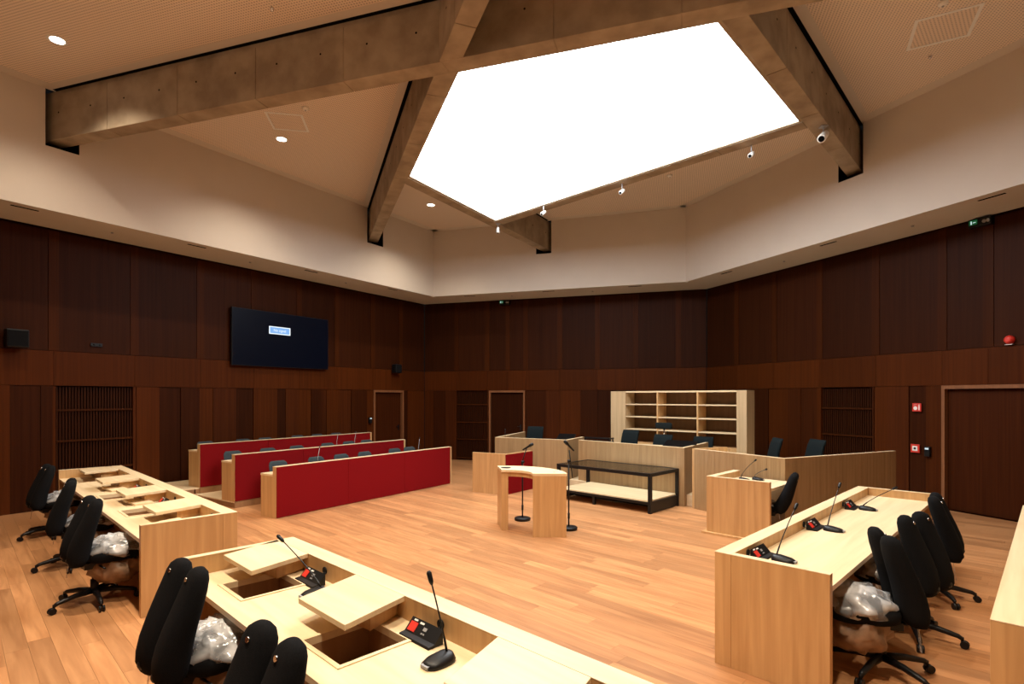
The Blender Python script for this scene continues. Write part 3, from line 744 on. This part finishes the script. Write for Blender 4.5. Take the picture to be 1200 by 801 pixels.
# ------------------------------------------------------------------ black task chairs with twin back pads and wrapped seats
def pad_mesh():
    secs = [(.40, -.02, .10, .03), (.41, -.018, .17, .09), (.46, -.012, .215, .135), (.52, -.004, .225, .145), (.60, .012, .22, .14), (.70, .042, .205, .125), (.80, .078, .185, .11), (.88, .105, .165, .10), (.94, .122, .145, .088), (.975, .130, .115, .07), (.995, .134, .06, .04), (1.0, .135, .02, .015)]
    m = MB(); m.loft([ring(0, y, z, min(w * 1.15 + .015, .232), d * 1.15 + .008, 18, 2.5) for z, y, w, d in secs]); return m
def film_blob(cx, cy, cz, rx, ry, rz, seed, amp):
    rnd = random.Random(seed); m = MB(); rg = ball((cx, cy, cz), rx, ry, rz, 26, 15)
    out = []
    for i, r0 in enumerate(rg):
        row = []
        for j, (x, y, z) in enumerate(r0):
            k = 1 + amp * (rnd.random() - .5) + amp * .8 * math.sin(j * 1.7 + i * .9 + seed)
            row.append((cx + (x - cx) * k, cy + (y - cy) * k, cz + (z - cz) * (k if z > cz else 1 + .3 * (k - 1))))
        out.append(row)
    m.loft(out); return m
def task_chair(label, group, wrap=True):
    t = thing('task_chair', label, 'office chair', (0, 0, 0), 0, group)      # faces +y
    pm_ = pad_mesh().mesh('back_pad')
    for sx in (-1, 1):
        o = link('back_pad', pm_, 'black_fabric', t); o.location = (sx * .118, -.14, 0); o.rotation_euler = (0, 0, R(-6 * sx))
        bt_ = MB().disc((0, .074, .945), (0, -1, .25), .012, .012, 12).build('pad_button', 'chrome', o)
        kb_ = MB(); kb_.loft(ball((0, -.072, .46), .035, .028, .03)); kb_.build('adjuster_knob', 'black_plastic', o)
        MB().tube([(sx * .03, -.06, .37), (sx * .10, -.14, .40), (sx * .118, -.165, .52)], .016, 8).build('back_bracket', 'black_plastic', t)
    st = MB(); st.loft([ring(0, .15, z, .50 * k, .48 * k, 22, 3.2) for z, k in ((.40, .86), (.42, .98), (.46, 1), (.49, .97), (.50, .85))]); st.build('seat', 'black_fabric', t)
    MB().box(-.11, .11, -.10, .22, .345, .40).build('tilt_mechanism', 'black_plastic', t)
    MB().tube([(.11, .0, .375), (.27, .02, .37)], .008, 8).build('lever', 'black_plastic', t)
    MB().tube([(0, 0, .10), (0, 0, .22), (0, 0, .22), (0, 0, .36)], [.034, .034, .02, .02], 12).build('gas_column', 'black_metal', t)
    for k in range(5):
        a_ = 2 * math.pi * k / 5 - math.pi / 2 + .25; cc, ss = math.cos(a_), math.sin(a_)
        sp = MB(); sp.tube([(.02 * cc, .02 * ss, .115), (.16 * cc, .16 * ss, .11), (.30 * cc, .30 * ss, .085), (.325 * cc, .325 * ss, .07)], [.030, .024, .019, .016], 8); sp = sp.build('spoke', 'black_plastic', t)
        cs_ = MB(); cs_.tube([(.325 * cc, .325 * ss, .085), (.325 * cc, .325 * ss, .045)], .011, 8)
        for s2 in (-1, 1): cs_.disc((.34 * cc - s2 * .006 * ss, .34 * ss + s2 * .006 * cc, .029), (-s2 * ss, s2 * cc, 0), .029, .017, 14)
        cs_.build('caster', 'black_plastic', sp)
    if wrap:
        f1 = film_blob(0, .17, .50, .285, .25, .11, 3, .15).build('plastic_wrap', 'film', t, label='crumpled clear plastic wrapping')
        film_blob(.0, .17, .32, .26, .21, .17, 8, .13).build('wrapping_bag', 'bag_brown', f1)
        sk = MB(); sk.bar((-.17, -.16, .40), (-.165, -.18, .24), .025, .003); sk.build('wrap_strap', 'film', f1)
    return t
E_pt = lambda o, u, v, ang: (o.x + u * math.cos(R(ang)) - v * math.sin(R(ang)), o.y + u * math.sin(R(ang)) + v * math.cos(R(ang)), 0)
near_lab = ['black twin-pad office chair at the end of the nearest flap desk, by the gap', 'black twin-pad office chair drawn close to the second raised flap']
c0 = task_chair(near_lab[0], 'black task chairs')
HB = .26                               # pads' heads sit this far ahead of the pad roots
c0.location = E_pt(oE1, .85, -.97 + .26 - HB, ANG_E); c0.rotation_euler = (0, 0, R(ANG_E + 4))
spots = [(oE1, 2.12, -1.0, ANG_E, 3, near_lab[1]),
         (oE2, 4.50, -1.02, ANG_E, 4, 'black office chair with wrapped seat at the near end of the louvre-side desk'),
         (oE2, 2.92, -.99, ANG_E, -8, 'middle one of the black office chairs at the louvre-side desk'),
         (oE2, .95, -1.0, ANG_E, 5, 'black office chair at the far end of the louvre-side desk'),
         (oD1, .69, -.90, ANG_D, 30, 'black office chair with plastic-wrapped seat at the near end of the three-microphone desk'),
         (oD1, 1.58, -.94, ANG_D, -14, 'middle black office chair at the three-microphone desk'),
         (oD1, 2.80, -.93, ANG_D, 4, 'black office chair at the far end of the three-microphone desk, by the wide door')]
for o, u, v, ang, dr, lab in spots: again(c0, E_pt(o, u, v + .26 - HB, ang), ang + dr, lab, 'black task chairs')
c1 = again(c0, (3.58, 7.64, 0), 58, 'black office chair turned sideways at the short clerk desk', 'black task chairs'); c1.scale = (1, 1, .92)
for ch in c1.children:                     # its pads are tipped back
    if ch.name.startswith('back_pad'):
        a_ = R(36); ch.rotation_euler.x = a_; ch.location.y += -.015 + .015 * math.cos(a_) + .45 * math.sin(a_); ch.location.z += .45 + .015 * math.sin(a_) - .45 * math.cos(a_)

# ------------------------------------------------------------------ desk microphones and outlet boxes
def goose(label, p, ang, z, tip, group):
    """tip: local end of the stalk"""
    t = thing('gooseneck_microphone', label, 'microphone', (p[0], p[1], z), ang, group)
    b = MB(); b.loft([ring(0, y0, zz, w, d, 18, 2.6) for zz, y0, w, d in ((0, -.02, .115, .17), (.012, -.02, .118, .175), (.028, -.01, .10, .14), (.040, .02, .07, .07), (.043, .03, .03, .03))]); b.build('mic_base', 'black_plastic', t)
    MB().box(-.025, .025, -.108, -.092, .004, .018).build('talk_button', 'grey_plastic', t)
    tip = Vector(tip); s0 = Vector((0, .03, .04)); mid = Vector((s0.x * .7 + tip.x * .3, s0.y * .8 + tip.y * .2, s0.z * .62 + tip.z * .38))
    pts = [s0 * (1 - f) ** 2 + mid * 2 * f * (1 - f) + tip * f * f for f in [k / 10 for k in range(11)]]
    MB().tube(pts, [.006] * 3 + [.004] * 8, 8).build('stalk', 'black_metal', t)
    d = (pts[-1] - pts[-2]).normalized(); MB().tube([pts[-1] - d * .004, pts[-1] + d * .012, pts[-1] + d * .055, pts[-1] + d * .065], [.006, .012, .013, .007], 12).build('mic_head', 'black_plastic', t)
    return t
def outlet(label, p, ang, z, group):
    t = thing('outlet_box', label, 'outlet box', (p[0], p[1], z), ang, group)
    b = MB(); b.add([(-.13, -.055, 0), (.13, -.055, 0), (.13, .04, 0), (-.13, .04, 0), (-.13, -.05, .012), (.13, -.05, .012), (.13, .04, .075), (-.13, .04, .075), (-.13, -.015, .016), (.13, -.015, .016)],
        [[3, 2, 1, 0], [0, 1, 5, 4], [4, 5, 9, 8], [8, 9, 6, 7], [2, 3, 7, 6], [0, 4, 8, 7, 3], [1, 2, 6, 9, 5]]); b.build('housing', 'black_plastic', t)
    sl = Vector((0, .055, .059)).normalized(); nn = Vector((0, -sl.z, sl.y)); base = Vector((0, -.015, .016))
    def face(x0, x1, s0, s1, name, mat):
        m_ = MB(); c4 = [base + sl * s0 + Vector((x0, 0, 0)), base + sl * s0 + Vector((x1, 0, 0)), base + sl * s1 + Vector((x1, 0, 0)), base + sl * s1 + Vector((x0, 0, 0))]
        m_.add([p_ + nn * .0005 for p_ in c4] + [p_ + nn * .004 for p_ in c4], [[0, 1, 2, 3][::-1], [4, 5, 6, 7], [0, 1, 5, 4], [1, 2, 6, 5], [2, 3, 7, 6], [3, 0, 4, 7]]); m_.build(name, mat, t)
    face(-.115, -.055, .008, .058, 'socket', 'red_plastic'); face(-.10, -.07, .064, .073, 'name_tag', 'white_paint'); face(-.045, -.012, .060, .070, 'name_tag', 'white_paint')
    face(.0, .028, .034, .052, 'data_port', 'grey_plastic'); face(.0, .010, .014, .022, 'data_port', 'grey_plastic'); face(.016, .026, .014, .022, 'data_port', 'grey_plastic')
    return t
gN, gB = 'gooseneck microphones on the desks', 'outlet boxes on the desks'
def tipE(o, ang, base_uv, px, py, z0, zt):
    """stalk end at height zt on the pixel's ray, in the microphone's frame"""
    Y = (H - zt) * F / (py - HZ); w = Vector(((px - 600) / F * Y, Y)) - Vector(E_pt(o, *base_uv, ang)[:2])
    c, s2 = math.cos(R(ang)), math.sin(R(ang)); return (w.x * c + w.y * s2, -w.x * s2 + w.y * c, zt - z0)
# nearest desk
bu = (2.30, -.30); goose('gooseneck microphone beside the outlet box on the nearest desk, base in full view', E_pt(oE1, *bu, ANG_E), ANG_E, WE, tipE(oE1, ANG_E, bu, 506, 684, WE, 1.03), gN)
outlet('outlet box with red socket next to the microphone on the nearest desk', E_pt(oE1, 2.03, -.22, ANG_E), ANG_E, WE, gB)
bu = (1.02, -.30); goose('gooseneck microphone partly hidden under a flap of the nearest desk', E_pt(oE1, *bu, ANG_E), ANG_E, WE, tipE(oE1, ANG_E, bu, 332, 634, WE, .98), gN)
outlet('outlet box with red socket half under a flap of the nearest desk', E_pt(oE1, .77, -.22, ANG_E), ANG_E, WE, gB)
for k, (u, sx, sy, zt, where) in enumerate([(.42, 931, 597, 1.07, 'near end'), (1.72, 983, 571, 1.08, 'middle'), (3.02, 1046, 573, .93, 'far end')]):
    bu = (u, -.32); goose('gooseneck microphone at the %s of the rimmed oak desk' % where, E_pt(oD1, *bu, ANG_D), ANG_D, WD, tipE(oD1, ANG_D, bu, sx, sy, WD, zt), gN)
    outlet('outlet box with red socket at the %s of the rimmed oak desk' % where, E_pt(oD1, u + .0, -.185, ANG_D), ANG_D, WD, gB)
for k, u in enumerate((2.22, 3.55)):
    outlet('outlet box with red socket in the %s bay of the louvre-side desk' % ['second', 'third'][k], E_pt(oE2, u, -.24, ANG_E), ANG_E, WE, gB)
for k, u in enumerate((2.05, 3.38, 4.85)):
    fp = MB().box(-.14, .14, -.10, .10, 0, .02); fp.xform(Matrix.Rotation(R(5), 4, 'Y'))
    o = fp.build('loose_flap', 'oak_top_lit'); o.location = (*E_pt(oE2, u + (0 if k == 2 else -.12), -.42, ANG_E)[:2], WE + .014); o.rotation_euler = (0, 0, R(ANG_E + 15))
    tag(o, 'small oak flap lying in the %s bay of the louvre-side desk' % ['second', 'third', 'last'][k], 'flap')
# clerk's microphones
bu = (.55, -.30); goose('upright gooseneck microphone on the short clerk desk', E_pt(oC, *bu, ANG_D), ANG_D, WD, tipE(oC, ANG_D, bu, 884, 540, WD, 1.07), gN)
bu = (.62, -.36); m2 = goose('low slanting gooseneck microphone on the short clerk desk', E_pt(oC, .75, -.42, ANG_D), ANG_D, WD, tipE(oC, ANG_D, (.75, -.42), 897, 550, WD, .98), gN)
# slim microphones on the public benches
for k, (row, px) in enumerate([(0, 373), (0, 491), (1, 395), (1, 416)]):
    u0, v0, Lr, zf = rows[row]; v = v0 + .26; d = Vector(((px - 600) / F, 1)); Y = v / d.dot(VA); u = (d * Y).dot(UA)
    t = thing('slim_microphone', 'slim gooseneck microphone behind the %s red bench, %s' % (which[row], ['toward the oak desks', 'at the end by the far wall', 'at mid-length', 'beyond mid-length'][k]), 'microphone', atA(u, v, .70 + zf), ANG_A, 'slim microphones on the %s bench' % which[row])
    MB().disc((0, 0, 0), (0, 0, 1), .03, .012, 14).build('mic_base', 'grey_plastic', t)
    MB().tube([(0, 0, .01), (.0, .01, .18), (.05, .03, .34)], .004, 6).build('stalk', 'grey_plastic', t)
    MB().tube([(.05, .03, .34), (.06, .035, .375)], .008, 8).build('mic_head', 'black_plastic', t)
# slim microphone at the left bench section
pt = place_px(592, 12.5)
t = thing('slim_microphone', 'slim microphone pole at the left bench section, above the red-sided enclosure', 'microphone', (pt[0], pt[1], .951), 0)
MB().disc((0, 0, 0), (0, 0, 1), .04, .012, 14).build('mic_base', 'black_plastic', t); MB().tube([(0, 0, .01), (0, 0, .22)], .004, 6).build('stalk', 'black_metal', t); MB().tube([(0, 0, .22), (0, 0, .27)], .009, 8).build('mic_head', 'black_plastic', t)

# ------------------------------------------------------------------ fittings on the walls
def on_wall(side, px, py, inset=0):
    u, Y = wu(side, px, inset); p, q, Lw, ang = wall_frame(side, P_LIP if inset else P_WOOD)
    c = p + (q - p).normalized() * u; return (c.x, c.y, H + (HZ - py) * Y / F), ang, Y / F
# wall screen
(l0, ang, m0), (l1, _, m1) = on_wall('left', 268.5, 427.5), on_wall('left', 381.5, 432.5)
tw = (Vector(l1) - Vector(l0)).length; zb = l0[2]; zt = on_wall('left', 269, 359.5)[0][2]; th = zt - zb
tv = thing('wall_screen', 'large black flat screen hung on the dark wood wall', 'screen', l0, ang)
MB().box(0, tw, -.11, -.05, 0, th).build('housing', 'black_plastic', tv, bevel=.004)
MB().box(.012, tw - .012, -.113, -.1105, .012, th - .012).build('display', 'screen_on', tv)
MB().box(tw * .3, tw * .7, -.05, -.001, th * .3, th * .7).build('wall_bracket', 'black_metal', tv)
u0_, u1_ = wu('left', 312)[0] - wu('left', 268.5)[0], wu('left', 337)[0] - wu('left', 268.5)[0]
z0_, z1_ = wz('left', 312, 391) - zb, wz('left', 312, 382) - zb
ms = MB().box(u0_, u1_, -.1145, -.1132, z0_, z1_).build('message_box', 'screen_white', tv)
MB().box(u0_ + .025, u1_ - .025, -.1152, -.1146, z0_ + .02, z1_ - .02).build('message_field', 'screen_box', ms)
fc = bpy.data.curves.new('message_text', 'FONT'); fc.body = 'No signal'; fc.size = (z1_ - z0_) * .48; fc.align_x = 'CENTER'; fc.align_y = 'CENTER'; fc.extrude = .0003
tmp = bpy.data.objects.new('message_text', fc); COL.objects.link(tmp)
bpy.context.view_layer.update()
me = bpy.data.meshes.new_from_object(tmp.evaluated_get(bpy.context.evaluated_depsgraph_get())); bpy.data.objects.remove(tmp)
o = link('message_text', me, None, ms); me.materials.clear(); me.materials.append(MATS['screen_white']); o.location = ((u0_ + u1_) / 2, -.1156, (z0_ + z1_) / 2); o.rotation_euler = (R(90), 0, 0)
# loudspeakers
def speaker(label, side, px, py, sz):
    l, ang, _ = on_wall(side, px, py); t = thing('wall_speaker', label, 'speaker', l, ang, 'wall speakers')
    MB().box(-sz / 2, sz / 2, -.24, -.06, -sz * .52, sz * .52).build('cabinet', 'black_plastic', t, bevel=.02)
    MB().box(-sz * .43, sz * .43, -.246, -.2405, -sz * .44, sz * .44).build('grille', 'black_fabric', t, bevel=.002)
    MB().box(-.03, .03, -.06, -.001, -.05, .05).build('wall_bracket', 'black_metal', t)
speaker('black loudspeaker on the wood wall left of the louvre', 'left', 16, 397, .29)
speaker('black loudspeaker on the wood wall above the door right of the screen', 'left', 461, 432, .25)
l, ang, _ = on_wall('left', 113, 404); t = thing('wall_plate', 'small dark wall plate between the loudspeaker and the screen', 'wall plate', l, ang)
MB().box(-.09, .09, -.015, -.001, -.03, .03).build('plate', 'black_plastic', t, bevel=.003)
for x in (-.045, .045): MB().disc((x, -.015, 0), (0, -1, 0), .014, .004, 12).build('socket', 'void', t)
def reader(label, side, px, py):
    l, ang, _ = on_wall(side, px, py); t = thing('access_reader', label, 'card reader', l, ang)
    MB().box(-.045, .045, -.06, -.001, -.11, .06).build('housing', 'black_plastic', t, bevel=.006); MB().box(-.03, .03, -.063, -.0605, .01, .04).build('indicator', 'led_white', t)
reader('black card reader with small lit display left of the left-wall door', 'left', 433, 491)
reader('black card reader with lit display between fire sign and wide door', 'right', 1088.5, 527)
# fire signs
def fire_sign(label, px, py, kind_):
    l, ang, _ = on_wall('right', px, py); t = thing('fire_sign', label, 'sign', l, ang)
    MB().box(-.075, .075, -.02, -.001, -.075, .075).build('sign_plate', 'red_plastic', t, bevel=.003)
    if kind_ == 0:
        m_ = MB(); m_.prism([(.028, -.05), (.052, -.05), (.052, .028), (.028, .028)], 0, .001); m_.prism([(.03, .034), (.05, .034), (.05, .05), (.03, .05)], 0, .001)
        m_.xform(Matrix(((1, 0, 0, 0), (0, 0, -1, -.0205), (0, 1, 0, 0), (0, 0, 0, 1)))); m_.build('extinguisher_symbol', 'white_paint', t)
        m_ = MB(); m_.disc((-.022, -.0205, -.015), (0, -1, 0), .034, .001, 20); m_.bar((-.055, -.021, .04), (.0, -.021, .055), .014, .002); m_.build('hose_symbol', 'white_paint', t)
    else:
        MB().box(-.045, .045, -.024, -.0205, -.045, .045).build('call_point_face', 'white_paint', t); MB().disc((0, -.0245, 0), (0, -1, 0), .02, .002, 16).build('push_button', 'black_plastic', t)
fire_sign('red fire equipment sign with white symbols on the right wall', 1075, 477, 0)
fire_sign('red manual fire call point with white face on the right wall', 1073, 525, 1)
l, ang, _ = on_wall('right', 1184, 398); t = thing('fire_alarm', 'round red fire alarm sounder high above the wide door', 'alarm', l, ang)
m_ = MB(); m_.tube([(0, -.001, 0), (0, -.03, 0), (0, -.07, 0), (0, -.085, 0)], [.07, .07, .055, .03], 18); m_.build('sounder', 'red_plastic', t); MB().box(-.05, .05, -.05, -.002, -.078, -.0705).build('base_rim', 'white_paint', t)
def exit_sign(label, side, px, py):
    l, ang, _ = on_wall(side, px, py); t = thing('exit_sign', label, 'exit sign', (l[0], l[1], 4.80), ang)
    MB().box(-.16, .16, -.10, -.001, -.06, .075).build('housing', 'black_plastic', t, bevel=.006)
    MB().box(-.145, -.03, -.104, -.1005, -.02, .055).build('green_face', 'exit_green', t)
    m_ = MB(); m_.box(-.12, -.105, -.106, -.1045, -.01, .045); m_.box(-.09, -.05, -.106, -.1045, .010, .02); m_.build('running_symbol', 'led_white', t)
    for x in (.07, .125): MB().disc((x, -.1005, .0), (0, -1, 0), .026, .02, 14).build('emergency_lamp', 'grey_plastic', t)
exit_sign('small green emergency exit sign under the soffit above the wide door', 'right', 1152, 254)
exit_sign('small dark emergency exit sign under the soffit of the far wall', 'back', 592, 353)

# ------------------------------------------------------------------ ceiling fittings
def at_ceil(px, py, z=Z_CEIL):
    Y = (z - H) * F / (HZ - py); return ((px - 600) / F * Y, Y, z)
NEAR_DL = []
for s_, cnt in (('near_left', 3), ('near_right', 2)):          # the row of downlights goes on round the near walls
    p, q, Lw, ang = wall_frame(s_, P_LIP)
    for k in range(cnt):
        c = p + (q - p) * ((.10, .36, .62)[k] if s_ == 'near_left' else (k + .5) / cnt) - NRM[s_] * 1.3
        NEAR_DL.append(((c.x, c.y), None, 'round recessed downlight along the %s, %s' % ({'near_left': 'wall behind the flap desks', 'near_right': 'wall behind the microphone desks'}[s_], ['first of its row', 'second of its row', 'third of its row'][k])))
for px, py, lab in [(67, 47, 'round recessed downlight in the perforated ceiling above the main beam end'), (330, 163, 'round recessed downlight beside the ceiling hatch'), (505, 240, 'round recessed downlight near the far end of the second beam')] + NEAR_DL:
    t = thing('downlight', lab, 'downlight', at_ceil(px, py) if py is not None else (px[0], px[1], Z_CEIL), 0, 'recessed downlights')
    m_ = MB(); n = 28; r0, r1 = .085, .115
    vs = [(r * math.cos(2 * math.pi * k / n), r * math.sin(2 * math.pi * k / n), z) for r, z in ((r0, -.004), (r1, -.004), (r1, -.0023), (r0, -.0023)) for k in range(n)]
    m_.add(vs, [[i * n + k, i * n + (k + 1) % n, ((i + 1) % 4) * n + (k + 1) % n, ((i + 1) % 4) * n + k] for i in range(4) for k in range(n)], True); m_.build('trim_ring', 'white_paint', t)
    MB().disc((0, 0, -.0024), (0, 0, -1), .084, .001, 28).build('lens', 'downlight_lens', t)
    la = bpy.data.lights.new('downlight_beam', 'SPOT'); la.energy = 330 if py is not None else (1000 if 'flap desks' in lab else 560); la.color = (1, .84, .64); la.spot_size = R(125); la.spot_blend = .8; la.shadow_soft_size = .08
    lo = bpy.data.objects.new('downlight_beam', la); COL.objects.link(lo); lo.parent = t; lo.location = (0, 0, -.02)
for px, py, s2, rz in [(337, 143, .62, 10), (1105, 33, .70, 62)]:
    t = thing('ceiling_hatch', 'square flush access hatch in the ceiling ' + ('beside a downlight' if px < 600 else 'over the right-hand wall'), 'hatch', at_ceil(px, py), rz)
    m_ = MB(); m_.slab(-s2 / 2, s2 / 2, -s2 / 2, s2 / 2, [(-s2 / 2 + .04, s2 / 2 - .04, -s2 / 2 + .04, s2 / 2 - .04)], -.006, -.0023); m_.build('hatch_frame', 'white_paint', t)
    MB().box(-s2 / 2 + .045, s2 / 2 - .045, -s2 / 2 + .045, s2 / 2 - .045, -.004, -.0023).build('hatch_panel', 'perforated', t)
for px, py, lab in [(358, 126, 'small round smoke detector beside the ceiling hatch left of the light panel'), (785, 205, 'small round smoke detector on the ceiling beyond the light panel'), (319, 9, 'small bright sprinkler head in the perforated ceiling by the main beam'), (1105, 3, 'small round detector by the right ceiling hatch'), (1090, 65, 'tiny sprinkler head between right hatch and wall')]:
    sp_ = 'sprinkler' in lab
    t = thing('sprinkler' if sp_ else 'smoke_detector', lab, 'sprinkler' if sp_ else 'detector', at_ceil(px, py))
    r0 = .025 if sp_ else .055
    m_ = MB(); m_.loft([ring(0, 0, z, 2 * r, 2 * r, 20, 2) for z, r in ((-.002, r0), (-.02, r0), (-.038, r0 * .7), (-.045, r0 * .3))]); m_.build('body', 'white_paint' if not sp_ else 'chrome', t)
    MB().disc((0, 0, -.045), (0, 0, -1), r0 * .25, .008, 10).build('sensor_tip', 'grey_plastic', t)
for k, (px, py, lab) in enumerate([(583.5, 262, 'small white spotlight under the corner of the light panel'), (637, 241, 'white camera-like spotlight beside the far beam end'), (729, 215, 'small white spotlight hanging mid-way under the far panel edge'), (880.5, 170, 'small spotlight near the right end of the far panel edge'), (965, 148, 'larger white cylindrical camera at the right corner of the light panel')]):
    x, y, z = at_ceil(px, py, Z_BEAM); big = 1.7 if k == 4 else 1
    t = thing('spotlight', lab, 'spotlight', (x, y, Z_BEAM), 0, 'fittings under the panel edge')
    if k in (0, 4): MB().box(-.05, .05, -.05, .05, -.012, -.0005).build('mount_plate', 'concrete' if 0 else 'grey_plastic', t)
    MB().tube([(0, 0, -.001), (0, 0, -.13)], .009, 8).build('stem', 'grey_plastic', t)
    m_ = MB(); d = Vector((-.55, -.55, -.55)).normalized() if k else Vector((0, -.2, -1)).normalized(); c = Vector((0, 0, -.15)); m_.tube([c - d * .07 * big, c - d * .06 * big, c + d * .07 * big, c + d * .075 * big], [.02 * big, .033 * big, .036 * big, .03 * big], 14); m_.build('head', 'white_paint', t)
    MB().disc(c + d * .0755 * big, d, .026 * big, .002, 14).build('lens', 'void', t)
